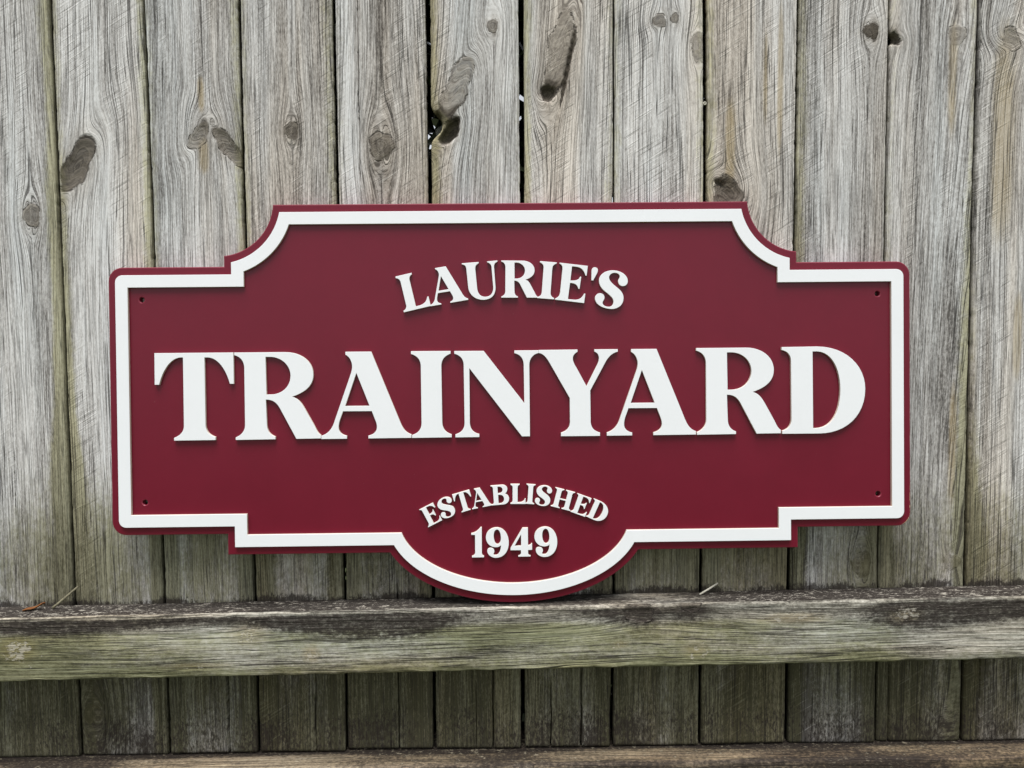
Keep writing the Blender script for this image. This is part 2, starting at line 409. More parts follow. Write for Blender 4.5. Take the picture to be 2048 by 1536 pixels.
    ed = sstep(0.020, 0.001, (X - XL) * (0.6 + 0.9 * nz.fbm(Z * 8, 5.0, 3))) * e_amt[0] + sstep(0.020, 0.001, (XR - X) * (0.6 + 0.9 * nz.fbm(Z * 8, 15.0, 3))) * e_amt[1]
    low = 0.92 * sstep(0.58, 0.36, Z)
    low = np.where(Z < zr - 0.03, 1.05, low)  # algae thickened below the rail to paint in its shade
    big = nz.fbm(Z * 7 + 3, X * 18, 3)
    alg = ed * (0.6 + 0.5 * sstep(0.9, 0.4, Z)) + low * (0.55 + 0.9 * (big - 0.25))
    if X.mean() > 0.30: alg *= 0.8
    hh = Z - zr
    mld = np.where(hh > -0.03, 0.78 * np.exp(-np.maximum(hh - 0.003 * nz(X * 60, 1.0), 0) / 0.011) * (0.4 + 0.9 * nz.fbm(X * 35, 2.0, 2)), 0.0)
    rail_shade = (Z < zr - 0.03)  # zone under the rail where its shade is painted into the colour
    mld = mld + rail_shade * (0.30 + 0.40 * sstep(0.225, 0.185, Z) * nz.fbm(X * 22, Z * 18, 3) + 0.35 * sstep(0.25, 0.27, Z))  # mould at the foot, plus painted shade close under the rail
    tn = np.zeros_like(X)
    for (tx, tz, tw, tl) in TAN:
        tn = np.maximum(tn, np.exp(-((X - tx) / tw) ** 2 - ((Z - tz) / tl) ** 4))
    sd = 3.7 * i + 1.3
    def sg(q): return (q - 0.5) * 2
    tone = 0.50 + rng.uniform(-0.03, 0.05) + 0.20 * sg(nz.fbm(psi * 55 + 5, Z * 1.0, 3)) + 0.17 * sg(nz.fbm(X * 42 + 60, Z * 1.6, 2)) + 0.10 * sg(nz.fbm(X * 9 + 90, Z * 5, 3))
    for (hx, hz, hw, hl, amt) in STREAK:
        if xl.mean() < hx < xr.mean():
            tone = tone + amt * np.exp(-((X - hx) / (hw * (0.35 + 0.65 * sstep(hz + hl, hz - hl, Z)))) ** 2) * sstep(hz + hl, hz + hl * 0.5, Z) * sstep(hz - hl * 1.2, hz - hl * 0.7, Z)
    tone = tone - 0.30 * rail_shade - 0.12 * sstep(0.46, 0.36, Z)  # shade of the rail and of the sign painted into the tone
    warm = 0.5 + 0.55 * sg(nz.fbm(X * 30 + 120, Z * 1.5, 3)) + rng.uniform(-0.12, 0.12) + 0.10 * sstep(-0.3, 0.3, xm)
    chk = 0.5 + 0.8 * sg(nz.fbm(psi * 50 + 150, Z * 4 + 8, 2))
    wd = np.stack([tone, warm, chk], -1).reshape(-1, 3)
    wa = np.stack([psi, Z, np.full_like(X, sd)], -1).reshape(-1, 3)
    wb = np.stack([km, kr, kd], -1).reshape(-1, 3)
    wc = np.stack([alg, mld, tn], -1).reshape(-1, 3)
    # side faces: let the grain run on round the corner and keep the stain
    wab = wa[ring_i].copy(); wab[:, 0] += 0.016
    wbb = wb[ring_i].copy()
    wcb = wc[ring_i].copy(); wcb[:, 0] += 0.3
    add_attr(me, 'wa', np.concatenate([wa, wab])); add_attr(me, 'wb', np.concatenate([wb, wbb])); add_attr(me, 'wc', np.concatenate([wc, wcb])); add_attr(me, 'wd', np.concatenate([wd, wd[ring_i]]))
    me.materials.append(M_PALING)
    return link('paling', me, fence)

for i in range(len(GAPS) - 1):
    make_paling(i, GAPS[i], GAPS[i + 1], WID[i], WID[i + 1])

# ------------------------------------------------------------------ horizontal timbers
def make_beam(name, mat, x0, x1, prof, topz, seed, knots, stain, step=0.0025, grain_amp=0.004):
    """prof: list of (y, drop from top, surface coordinate, kind) round the section; grain runs along x"""
    nz = Noise(seed)
    xs = np.arange(x0, x1 + step / 2, step)
    P = np.array([(p[0], p[1], p[2]) for p in prof]); kind = np.array([p[3] for p in prof])
    X, PY = np.meshgrid(xs, P[:, 0], indexing='ij')
    D = np.broadcast_to(P[:, 1], X.shape).copy(); C = np.broadcast_to(P[:, 2], X.shape).copy(); K = np.broadcast_to(kind, X.shape)
    Z = topz(X) - D
    front = (K == 1); top = (K == 0); edge = (K == 2)
    psi = C + grain_amp * (nz.fbm(X * 4, C * 20 + 3, 3) - 0.5) * 2
    psi, km, kr, kd, pit = knot_fields(X, Z, psi, knots, along_x=True)
    km = np.where(front | edge, km, 0); kd = np.where(front | edge, kd, 0); pit = np.where(front, pit, 0)
    rel = 0.0010 * (nz.fbm(X * 26, C * 60, 4) - 0.5)
    fib = 0.0007 * (nz.fbm(X * 12, C * 600, 2) - 0.5)
    Y = PY + np.where(front, rel * 1.2 + fib + pit, 0) + np.where(edge, 0.0022 * (nz.fbm(X * 45, 8.0, 4) - 0.42), 0)
    Z = Z + np.where(top, 0.6 * rel + 0.6 * fib, 0) + np.where(edge, 0.0020 * (nz.fbm(X * 60, C * 30, 4) - 0.6), 0)
    nx, npf = X.shape
    V = np.stack([X, Y, Z], -1).reshape(-1, 3)
    idx = np.arange(nx * npf).reshape(nx, npf)
    nxt = np.roll(idx, -1, axis=1)
    F = [np.stack([idx[:-1], nxt[:-1], nxt[1:], idx[1:]], -1).reshape(-1, 4)[:, ::-1]]
    F.append(idx[0][None, :]); F.append(idx[-1][None, ::-1])
    me = mesh_np(name, V, F)
    alg, mld, tn = stain(X, Y, Z, C, K, nz)
    wa = np.stack([psi, X, np.full_like(X, seed * 0.37)], -1).reshape(-1, 3)
    tone = 0.48 + 0.44 * (nz.fbm(X * 3 + 9, psi * 90, 3) - 0.5) + 0.40 * (nz.fbm(X * 14 + 30, psi * 45, 3) - 0.5)
    warm = 0.5 + 1.0 * (nz.fbm(X * 5 + 70, psi * 30, 3) - 0.5) + 0.15 * sstep(0.36, 0.5, X)
    chk = 0.5 + 1.5 * (nz.fbm(X * 4 + 110, psi * 60, 2) - 0.5)
    add_attr(me, 'wd', np.stack([tone, warm, chk], -1).reshape(-1, 3))
    add_attr(me, 'wa', wa); add_attr(me, 'wb', np.stack([km, kr, kd], -1).reshape(-1, 3)); add_attr(me, 'wc', np.stack([alg, mld, tn], -1).reshape(-1, 3))
    me.materials.append(mat)
    return link(name, me, fence)

def section(depth_front, depth_back, height, rnd=0.0025, ntop=16, nfront=30):
    pr = []
    yf, yb = -depth_front, depth_back
    for k in range(ntop): pr.append((yb + (yf + rnd - yb) * k / ntop, 0.0, -(yb - yf) * (1 - k / ntop), 0))
    for k in range(5):
        a = k / 4 * math.pi / 2
        pr.append((yf + rnd - rnd * math.sin(a), rnd - rnd * math.cos(a), 0.0008 * k, 2))
    for k in range(1, nfront): pr.append((yf, rnd + (height - 2 * rnd) * k / nfront, rnd + (height - 2 * rnd) * k / nfront, 1))
    for k in range(5):
        a = k / 4 * math.pi / 2
        pr.append((yf + rnd - rnd * math.cos(a), height - rnd + rnd * math.sin(a), height - rnd + 0.0008 * k, 2))
    for k in range(1, 4): pr.append((yf + rnd + (yb - yf - rnd) * k / 3, height, height + depth_front * k / 3, 3))
    return pr

def gauss(X, Z, cx, cz, sx, sz): return np.exp(-((X - cx) / sx) ** 2 - ((Z - cz) / sz) ** 2)

def rail_stain(X, Y, Z, C, K, nz):
    v = RAIL_Z(X) - Z                      # depth below the top edge
    big = nz.fbm(X * 6, C * 12, 3)
    alg = (0.70 + 1.1 * (big - 0.5)) * sstep(0.008, 0.024, v) * (1 - 0.55 * sstep(0.40, 0.47, X))
    alg = alg + 0.25 * sstep(0.05, 0.066, v)
    edge = 0.010 + 0.012 * nz.fbm(X * 9, 4.0, 3)
    mld = 0.46 * sstep(edge * 2.2, edge * 0.3, v) * (0.5 + 1.0 * nz.fbm(X * 8 + 40, 9.0, 2))
    mld = mld + 0.58 * gauss(X, v, -0.165, 0.014, 0.085, 0.016) + 0.50 * gauss(X, v, 0.50, 0.020, 0.13, 0.014) + 0.52 * gauss(X, v, -0.46, 0.008, 0.14, 0.010)
    mld = mld + 0.55 * gauss(X, v, 0.43, 0.016, 0.03, 0.012) + 0.7 * gauss(X, v, 0.145, 0.010, 0.014, 0.011) + 0.6 * gauss(X, v, 0.20, 0.006, 0.016, 0.010)
    mld = mld - 0.30 * gauss(X, v, 0.30, 0.030, 0.06, 0.02) - 0.25 * gauss(X, v, -0.30, 0.03, 0.08, 0.02)
    mld = mld + 0.55 * (nz.fbm(X * 7 + 60, C * 28, 3) - 0.5) + 0.42 * gauss(X, v, -0.13, 0.026, 0.10, 0.022) + 0.30 * gauss(X, v, 0.47, 0.03, 0.07, 0.02) + 0.22 * gauss(X, v, -0.46, 0.03, 0.05, 0.02)
    mld = np.minimum(mld, 0.74)
    top = (K == 0) | ((K == 2) & (v < 0.01))
    bare = gauss(X, 0 * X, 0.165, 0, 0.06, 1) + 0.6 * gauss(X, 0 * X, 0.02, 0, 0.09, 1)
    lip = (K == 2) & (v < 0.01)
    mld = np.where(top, 0.95 + 0.45 * (nz.fbm(X * 14, C * 60, 3) - 0.5) - 0.40 * bare, mld)
    alg = np.where(top, 0.12, alg)
    mld = np.where(lip, 0.42 + 0.5 * (nz.fbm(X * 20, 6.0, 3) - 0.5), mld)
    mld = np.where(K == 3, 0.5, mld)
    tn = gauss(X, v, -0.515, 0.035, 0.022, 0.016) + 0.8 * gauss(X, v, -0.205, 0.045, 0.012, 0.012) + 0.8 * gauss(X, v, 0.31, 0.018, 0.05, 0.007) + gauss(X, v, 0.43, 0.017, 0.022, 0.010)
    tn = tn + 0.7 * gauss(X, v, 0.205, 0.050, 0.02, 0.014) + 0.7 * gauss(X, v, 0.125, 0.042, 0.014, 0.006) + 0.6 * gauss(X, v, -0.27, 0.02, 0.03, 0.02) + 0.6 * gauss(X, v, -0.33, 0.056, 0.05, 0.006)
    return np.clip(alg, 0, 1.2), mld, np.clip(tn, 0, 1)

make_beam('rail', M_RAIL, -0.86, 0.88, section(0.038, -0.0004, 0.0682), RAIL_Z, 31,
          [(0.145, 0.3300, 0.012, 0.016, 0, 0.75, 0.001, 2.2), (0.200, 0.3370, 0.008, 0.012, 0, 0.7, 0.001, 1.8), (-0.62, 0.30, 0.010, 0.014, 0, 0.6, 0.001, 1.6)], rail_stain)

def plinth_stain(X, Y, Z, C, K, nz):
    alg = np.where(K == 1, 0.55, 0.28) + 0.7 * (nz.fbm(X * 6, C * 20, 3) - 0.5)
    mld = 0.46 + 0.9 * (nz.fbm(X * 9 + 4, C * 30, 3) - 0.42) + np.where(K == 0, 0.45 * sstep(-0.006, 0.004, Y), 0)
    mld = mld + 0.3 * sstep(-0.30, -0.55, X)
    tn = np.where(K == 0, 0.5 * nz.fbm(X * 4 + 20, C * 10, 2), 0.0)
    return alg, mld, tn
make_beam('plinth', M_PLINTH, -0.86, 0.88, section(0.031, 0.045, 0.158, 0.003, 20, 18), lambda x: 0.1585 + 0.0036 * x, 57, [(0.02, 0.16, 0.006, 0.012, 0, 0.5, 0.0, 1.2)], plinth_stain)

# ------------------------------------------------------------------ ground and foliage behind the fence
def simple_noise_mat(name, c0, c1, scale, rough=0.8, spec=0.2, bump=0.0):
    g = G(name)
    p = g.n('ShaderNodeTexCoord').outputs['Object']
    n1 = g.noise(p, scale, 5, 0.6)
    return g.finish(g.ramp(n1, [(0.3, c0), (0.7, c1)]), rough, spec, n1 if bump else None, bump or 0.001)
gm = bpy.data.meshes.new('ground')
gm.from_pydata([(-60, -60, 0), (60, -60, 0), (60, 60, 0), (-60, 60, 0)], [], [(0, 1, 2, 3)])
gm.materials.append(simple_noise_mat('grass_ground', (0.03, 0.04, 0.015), (0.07, 0.085, 0.03), 3.0, 0.9))
link('ground', gm, kind='structure')

def make_hedge():
    rng = np.random.default_rng(5)
    n = 24000
    c = np.stack([rng.uniform(-1.15, 1.15, n), 0.06 + 0.40 * rng.random(n), rng.uniform(0.02, 1.5, n)], -1)
    L = rng.uniform(0.022, 0.045, n); W = L * rng.uniform(0.38, 0.5, n)
    def unit(v): return v / np.linalg.norm(v, axis=1, keepdims=True)
    a = unit(rng.normal(size=(n, 3)) + [0, 0, -0.3]); b = unit(np.cross(a, rng.normal(size=(n, 3)))); nn = np.cross(a, b)
    base = c - a * L[:, None]; tip = c + a * L[:, None]
    l = c + b * W[:, None] + nn * (W * 0.3)[:, None]; r = c - b * W[:, None] + nn * (W * 0.3)[:, None]
    V = np.stack([base, l, tip, r], 1).reshape(-1, 3)
    i = np.arange(n)[:, None] * 4
    me = mesh_np('leaves', V, [np.concatenate([i + [0, 1, 2], i + [0, 2, 3]])], False)
    me.materials.append(simple_noise_mat('dark_leaf', (0.018, 0.03, 0.010), (0.05, 0.075, 0.022), 9.0, 0.45, 0.4))
    root = link('hedge', None, label='dark leafy foliage glimpsed through the gaps between palings', category='hedge')
    root.location = (0, 0, 0)
    link('leaves', me, root, kind='stuff')
    # stems
    V = []; F = []
    for k in range(26):
        x = rng.uniform(-1.1, 1.1); y = rng.uniform(0.15, 0.5); h = rng.uniform(1.0, 1.5); dx, dy = rng.uniform(-0.15, 0.15, 2)
        o = len(V)
        for j in range(7):
            t = j / 6; rr = 0.008 * (1 - 0.8 * t)
            for q in range(5):
                an = q * 2 * math.pi / 5
                V.append((x + dx * t + rr * math.cos(an), y + dy * t + rr * math.sin(an), h * t))
        for j in range(6):
            for q in range(5):
                F.append((o + j * 5 + q, o + j * 5 + (q + 1) % 5, o + j * 5 + 5 + (q + 1) % 5, o + j * 5 + 5 + q))
    me2 = mesh_np('stems', V, [np.array(F)])
    me2.materials.append(simple_noise_mat('stem_bark', (0.04, 0.03, 0.02), (0.09, 0.07, 0.05), 40.0))
    link('stems', me2, root, kind='stuff')
make_hedge()

# ------------------------------------------------------------------ sign: paints
def paint(name, base, rough, var=0.04, spec=0.5, chip=False):
    g = G(name)
    p = g.n('ShaderNodeTexCoord').outputs['Object']
    n1 = g.noise(p, 9.0, 4, 0.6); n2 = g.noise(p, 260.0, 3, 0.6); n3 = g.noise(p, 45.0, 3, 0.65)
    lo = tuple(c * (1 - var) for c in base); hi = tuple(min(1, c * (1 + var)) for c in base)
    col = g.ramp(g.madd(g.sub(n3, 0.5), 0.5, n1), [(0.3, lo), (0.7, hi)])
    # faint dust specks
    col = g.mix(g.mul(g.step(0.735, 0.80, g.noise(p, 420.0, 2)), 0.10), col, (0.5, 0.46, 0.42))
    if chip:
        x, y, z = g.sep(p)
        m = g.step(0.419, 0.424, x)
        m = g.mul(g.mul(m, g.step(0.13, 0.085, y)), g.step(0.44, 0.52, g.noise(p, 190.0, 4)))
        col = g.mix(m, col, (0.60, 0.42, 0.25))
    return g.finish(col, g.madd(n1, 0.10, rough - 0.05), spec, g.madd(n2, 0.6, n3), 0.00006, 0.5)
M_RED = paint('maroon_paint', (0.138, 0.0050, 0.0185), 0.31, 0.05, 0.33)
M_REDEDGE = paint('maroon_edge', (0.185, 0.016, 0.034), 0.38, 0.08, 0.4, chip=True)
M_WHITE = paint('white_paint', (0.79, 0.80, 0.815), 0.42, 0.012)
M_CREAM = paint('cut_edge_cream', (0.60, 0.50, 0.42), 0.6, 0.06)

def flat_solid(name, loops, thick, bevel, m_face, m_edge, parent, z0=0.0, edge_cut=0.30, **props):
    """cut a flat piece with holes out of sheet: loops of 2D points, front face at z0 + thick"""
    cu = bpy.data.curves.new(name, 'CURVE'); cu.dimensions = '2D'; cu.fill_mode = 'BOTH'
    cu.extrude = thick / 2 - bevel; cu.bevel_depth = bevel; cu.bevel_resolution = 2; cu.offset = -bevel
    for lp in loops:
        sp = cu.splines.new('POLY'); sp.points.add(len(lp) - 1)
        sp.points.foreach_set('co', np.array([(x, y, 0, 1) for x, y in lp], np.float32).ravel())
        sp.use_cyclic_u = True
    tmp = bpy.data.objects.new(name, cu); COL.objects.link(tmp)
    dg = bpy.context.evaluated_depsgraph_get()
    me = bpy.data.meshes.new_from_object(tmp.evaluated_get(dg))
    bpy.data.objects.remove(tmp); bpy.data.curves.remove(cu)
    me.name = name
    co = np.empty(len(me.vertices) * 3, np.float32); me.vertices.foreach_get('co', co)
    co = co.reshape(-1, 3); co[:, 2] += z0 + thick / 2; me.vertices.foreach_set('co', co.ravel())
    me.materials.clear(); me.materials.append(m_face); me.materials.append(m_edge)
    nm = np.empty(len(me.polygons) * 3, np.float32); me.polygons.foreach_get('normal', nm); nm = nm.reshape(-1, 3)
    me.polygons.foreach_set('material_index', (np.abs(nm[:, 2]) < edge_cut).astype(np.int32))
    me.polygons.foreach_set('use_smooth', np.zeros(len(me.polygons), bool))
    me.update()
    return link(name, me, parent, **props)

# ------------------------------------------------------------------ sign: panel and border
SW, VT, VS, US, VB, VL = 0.4292, 0.4288, 0.3632, 0.3066, 0.0775, 0.0553
ARC_C, ARC_R = (0.3122, 0.4330), 0.0585
ELL_C, ELL_A, ELL_B, RC = 0.0895, 0.1447, 0.0895, 0.0147

def outline(d):
    """right half from the top centre to the bottom centre, inset by d, then mirrored"""
    r = ARC_R + d; cx, cy = ARC_C
    pts = []
    v0 = VT - d; u0 = cx - math.sqrt(r * r - (v0 - cy) ** 2)
    u1 = US - d; v1 = cy - math.sqrt(r * r - (u1 - cx) ** 2)
    a0 = math.atan2(v0 - cy, u0 - cx) % (2 * math.pi); a1 = math.atan2(v1 - cy, u1 - cx) % (2 * math.pi)
    for k in range(29):
        a = a0 + (a1 - a0) * k / 28
        pts.append((cx + r * math.cos(a), cy + r * math.sin(a)))
    pts.append((US - d, VS - d))
    rc = max(RC * (1 - d / 0.0185), 0.0)
    def corner(px, py, sx, sy, up):
        if rc < 0.0008: pts.append((px, py)); return
        for k in range(9):
            t = k / 8 * math.pi / 2
            t = t if up else math.pi / 2 - t
            pts.append((px - rc + rc * math.sin(t), (py - rc + rc * math.cos(t)) if sy > 0 else (py + rc - rc * math.cos(t))))
    corner(SW - d, VS - d, 1, 1, True)
    corner(SW - d, VB + d, 1, -1, False)
    pts.append((US - d, VB + d))
    pts.append((US - d, VL + d))
    # offset the bulging ellipse along its normal and trim at the lower edge
    el = []
    for k in range(400):
        t = -math.pi / 2 + k / 399 * math.pi * 0.75
        x, y = ELL_A * math.cos(t), ELL_B * math.sin(t)
        nx, ny = x / ELL_A ** 2, y / ELL_B ** 2; l = math.hypot(nx, ny)
        el.append((x - d * nx / l, ELL_C + y - d * ny / l))
    el = [p for p in el if p[1] <= VL + d]
    last = el[-1]
    el = el[::5] + [(last[0], VL + d)]
    pts += el[::-1]
    left = [(-x, y) for x, y in pts[::-1] if abs(x) > 1e-6]
    return pts + left

SIGN_LEAN, SIGN_ROLL = rad(2.5), 0.0023
sign = link('sign', None, label='maroon shaped name sign with raised white border and lettering, leaning on the rail', category='sign')
sign.empty_display_size = 0.05
vv = Vector((0, math.sin(SIGN_LEAN), math.cos(SIGN_LEAN))); nn = Vector((0, -math.cos(SIGN_LEAN), math.sin(SIGN_LEAN))); uu = Vector((1, 0, 0))
U2 = uu * math.cos(SIGN_ROLL) + vv * math.sin(SIGN_ROLL); V2 = -uu * math.sin(SIGN_ROLL) + vv * math.cos(SIGN_ROLL)
m = Matrix.Identity(4)
base_pt = Vector((0.00153, -0.028, 0.33803)) + U2 * 0.0107
for i in range(3):
    m[i][0] = U2[i]; m[i][1] = V2[i]; m[i][2] = nn[i]; m[i][3] = base_pt[i]
sign.matrix_world = m
U0 = 0.0107                                # sign centre in the coordinates the letters were measured in
PT = 0.0085                                # panel thickness
def circle(cx, cy, r, n=20): return [(cx + r * math.cos(2 * math.pi * k / n), cy + r * math.sin(2 * math.pi * k / n)) for k in range(n)]
holes = [circle(sx * 0.3940, y, 0.0027) for sx in (-1, 1) for y in (0.3285, 0.1125)]
flat_solid('panel', [outline(0.0)] + holes, PT, 0.0011, M_RED, M_REDEDGE, sign, -PT, 0.97)
BT = 0.0036                                # border and letter thickness
flat_solid('border', [outline(0.0088), outline(0.0219)], BT, 0.0003, M_WHITE, M_CREAM, sign, 0.0, label='raised white border strip')

# ------------------------------------------------------------------ sign: lettering
def path(txt, n=12):
    loops = []; cur = None; tk = txt.split(); i = 0; cmd = None
    while i < len(tk):
        if tk[i] in 'MLCZ': cmd = tk[i]; i += 1
        if cmd == 'Z': continue
        if cmd in 'ML':
            p = (float(tk[i]), float(tk[i + 1])); i += 2
            if cmd == 'M': cur = [p]; loops.append(cur); cmd = 'L'
            else: cur.append(p)
        elif cmd == 'C':
            q = [float(v) for v in tk[i:i + 6]]; i += 6
            p0 = cur[-1]
            for k in range(1, n + 1):
                t = k / n; s = 1 - t
                cur.append((s ** 3 * p0[0] + 3 * s * s * t * q[0] + 3 * s * t * t * q[2] + t ** 3 * q[4],
                            s ** 3 * p0[1] + 3 * s * s * t * q[1] + 3 * s * t * t * q[3] + t ** 3 * q[5]))
    return loops

# each glyph: outline (y down), baseline origin, baseline tilt (deg, counter-clockwise), cap height, stem lean
GLYPH = {
 'T': ("M 66 133 L 1275 123 L 1283 606 L 1222 606 C 1170 400 1040 200 880 200 L 832 200 L 852 1240 C 856 1330 900 1390 1005 1425 L 1005 1472 L 370 1480 L 370 1437 C 460 1400 518 1350 520 1250 L 503 200 L 470 200 C 310 205 190 400 140 620 L 72 620 Z", (370, 1480), 0.6, 1350, 0.0085),
 'R': ("M 68 124 L 850 117 C 1090 117 1285 260 1282 470 C 1280 640 1150 740 955 806 C 1040 830 1090 880 1150 990 L 1290 1240 C 1325 1310 1350 1370 1398 1398 L 1398 1450 L 1020 1456 L 765 980 C 715 890 650 848 552 850 L 568 1240 C 572 1330 610 1390 697 1420 L 697 1462 L 88 1472 L 88 1432 C 180 1395 230 1330 232 1240 L 222 360 C 218 260 170 190 68 165 Z M 548 192 L 640 192 C 810 205 930 330 932 480 C 930 650 800 765 640 770 L 562 772 Z", (88, 1472), 0.65, 1350, 0.002),
 'A': ("M 470 106 L 865 103 L 1310 1190 C 1350 1290 1400 1355 1482 1378 L 1482 1432 L 820 1441 L 820 1398 C 920 1370 960 1320 950 1240 C 945 1200 930 1165 920 1140 L 873 1020 L 432 1022 L 385 1150 C 370 1200 360 1240 365 1290 C 375 1350 420 1385 490 1400 L 490 1445 L 97 1449 L 97 1398 C 200 1370 260 1290 290 1205 L 550 450 C 570 390 585 320 560 260 C 545 210 520 180 470 150 Z M 638 432 L 838 937 L 466 940 Z", (97, 1449), 0.65, 1343, 0.0),
 'I': ("M 90 91 L 668 87 L 668 128 C 570 165 535 220 533 310 L 545 1140 C 550 1230 600 1285 682 1308 L 682 1353 L 103 1361 L 103 1318 C 190 1290 240 1240 242 1140 L 233 310 C 230 210 180 160 90 132 Z", (103, 1361), 0.65, 1270, -0.001),
 'N': ("M 725 88 L 1155 86 L 1748 850 L 1740 290 C 1735 190 1690 140 1603 120 L 1603 80 L 1955 76 L 1955 118 C 1870 140 1825 200 1822 290 L 1830 1338 L 1712 1338 L 945 340 L 950 1140 C 955 1230 1000 1285 1088 1303 L 1088 1348 L 738 1352 L 738 1308 C 820 1285 872 1230 873 1140 L 862 290 C 858 200 810 150 725 128 Z", (738, 1352), 0.65, 1266, -0.002),
 'Y': ("M 213 76 L 812 70 L 812 105 C 745 140 725 190 750 260 C 760 290 770 310 790 340 L 948 632 L 1110 310 C 1140 250 1150 200 1130 155 C 1120 130 1100 115 1070 103 L 1070 67 L 1430 66 L 1430 105 C 1340 125 1280 190 1240 265 L 1005 700 L 1010 1180 C 1015 1270 1060 1320 1153 1345 L 1153 1397 L 553 1400 L 553 1345 C 640 1320 690 1270 692 1180 L 690 815 L 380 270 C 340 200 290 130 213 122 Z", (553, 1400), 0.5, 1328, -0.002),
 'D': ("M 103 110 L 650 102 C 1100 105 1397 400 1395 760 C 1390 1180 1090 1440 680 1440 L 113 1443 L 113 1395 C 210 1370 255 1310 255 1210 L 248 330 C 245 230 200 175 103 155 Z M 580 180 L 650 178 C 900 190 1010 480 1010 770 C 1005 1120 880 1350 640 1357 L 590 1357 Z", (113, 1443), 0.5, 1335, -0.002),
 'L': ("M 832 103 L 1082 103 L 1080 128 C 1040 145 1028 170 1028 205 L 1028 608 L 1090 608 C 1170 600 1205 565 1228 505 L 1247 505 L 1247 655 L 832 655 L 832 630 C 875 615 890 590 890 560 L 890 205 C 890 165 870 142 832 128 Z", (832, 655), 0.0, 552, 0.0),
 'U': ("M 268 188 L 652 158 L 655 185 C 600 215 575 250 575 310 L 620 770 C 640 890 700 950 800 950 C 920 950 985 870 985 740 L 945 270 C 940 220 910 190 845 165 L 845 145 L 1080 122 L 1082 150 C 1025 175 1003 210 1003 265 L 1038 740 C 1042 920 930 1025 740 1022 C 560 1015 440 900 415 750 L 370 300 C 362 250 330 225 268 212 Z", (334, 1035), 4.5, 850, 0.0),
 'E': ("M 578 148 L 1132 212 L 1108 403 L 1085 402 C 1060 300 1000 235 900 228 L 822 220 L 790 497 L 860 497 C 930 490 965 465 982 420 L 1003 422 L 970 660 L 945 660 C 930 580 880 548 783 545 L 742 860 L 860 872 C 970 880 1020 830 1060 752 L 1084 755 L 1058 940 L 488 872 L 490 850 C 560 820 585 780 590 710 L 635 270 C 640 215 620 185 576 168 Z", (488, 872), -6.8, 728, 0.0),
 "'": ("M 1270 240 C 1315 245 1335 280 1322 325 C 1305 380 1265 430 1235 498 L 1198 496 L 1202 330 C 1200 270 1225 238 1270 240 Z", (1150, 955), -9.0, 727, 0.0),
 'S': ("M 1620 298 C 1790 300 1915 400 1912 510 C 1910 570 1870 607 1815 607 C 1760 605 1722 560 1722 510 C 1722 470 1755 450 1755 415 C 1750 370 1700 347 1650 347 C 1590 350 1545 390 1545 440 C 1548 500 1600 550 1680 615 C 1790 700 1830 760 1828 850 C 1822 980 1720 1055 1590 1055 C 1420 1050 1270 960 1268 850 C 1268 790 1310 745 1370 745 C 1420 747 1457 785 1455 835 C 1452 880 1410 905 1418 945 C 1430 985 1480 1010 1540 1010 C 1600 1008 1632 960 1632 905 C 1628 830 1540 770 1460 705 C 1380 640 1345 570 1347 490 C 1352 380 1470 297 1620 298 Z", (1276, 984), -11.0, 727, 0.0),
 'B': ("M 290 150 L 620 125 C 700 130 755 180 752 245 C 750 310 715 350 690 368 C 750 385 800 440 803 500 C 803 600 740 655 640 668 L 330 695 L 330 672 C 370 655 385 640 383 600 L 355 225 C 350 195 330 180 290 170 Z M 482 185 L 530 178 C 590 185 620 220 620 265 C 618 320 580 352 530 356 L 492 360 Z M 500 408 L 560 402 C 630 410 665 460 662 530 C 660 590 610 630 560 634 L 515 638 Z", (335, 695), 5.0, 548, 0.0),
 'H': ("M 0 0 L 470 0 L 470 38 C 400 55 362 90 360 160 L 360 495 L 685 495 L 685 160 C 680 90 640 55 570 38 L 570 0 L 1040 0 L 1040 38 C 970 55 932 90 930 160 L 930 840 C 932 910 970 945 1040 962 L 1040 1000 L 570 1000 L 570 962 C 640 945 680 910 685 840 L 685 555 L 360 555 L 360 840 C 362 910 400 945 470 962 L 470 1000 L 0 1000 L 0 962 C 75 945 112 910 115 840 L 115 160 C 112 90 75 55 0 38 Z", (0, 1000), 0.0, 1000, 0.0),
 '1': ("M 345 150 L 345 680 C 348 715 365 732 388 740 L 388 768 L 143 770 L 143 742 C 180 730 205 710 207 670 L 207 310 L 130 305 L 130 272 C 210 265 270 215 318 150 Z", (143, 770), 0.0, 600, 0.0),
 '9': ("M 660 160 C 800 165 897 300 897 470 C 895 660 790 780 630 780 C 520 775 455 700 457 635 C 460 595 490 572 530 572 C 575 574 602 605 602 645 C 602 675 582 690 585 705 C 592 720 615 725 640 722 C 700 715 735 620 738 520 C 720 550 680 563 630 563 C 510 560 430 470 430 360 C 432 240 530 158 660 160 Z M 655 202 C 610 205 588 270 590 330 C 592 430 625 500 665 500 C 710 500 738 440 736 370 C 732 270 705 200 655 202 Z", (430, 766), 0.0, 600, 0.0),
 '4': ("M 1180 163 L 1290 163 L 1292 522 C 1330 520 1350 505 1358 485 L 1375 485 L 1375 615 L 1293 620 L 1293 690 C 1300 715 1318 725 1342 730 L 1342 752 L 1092 755 L 1092 732 C 1125 725 1145 710 1147 680 L 1147 622 L 935 622 L 935 580 Z M 1150 300 L 1150 532 L 1018 532 Z", (935, 756), 0.0, 600, 0.0),
}
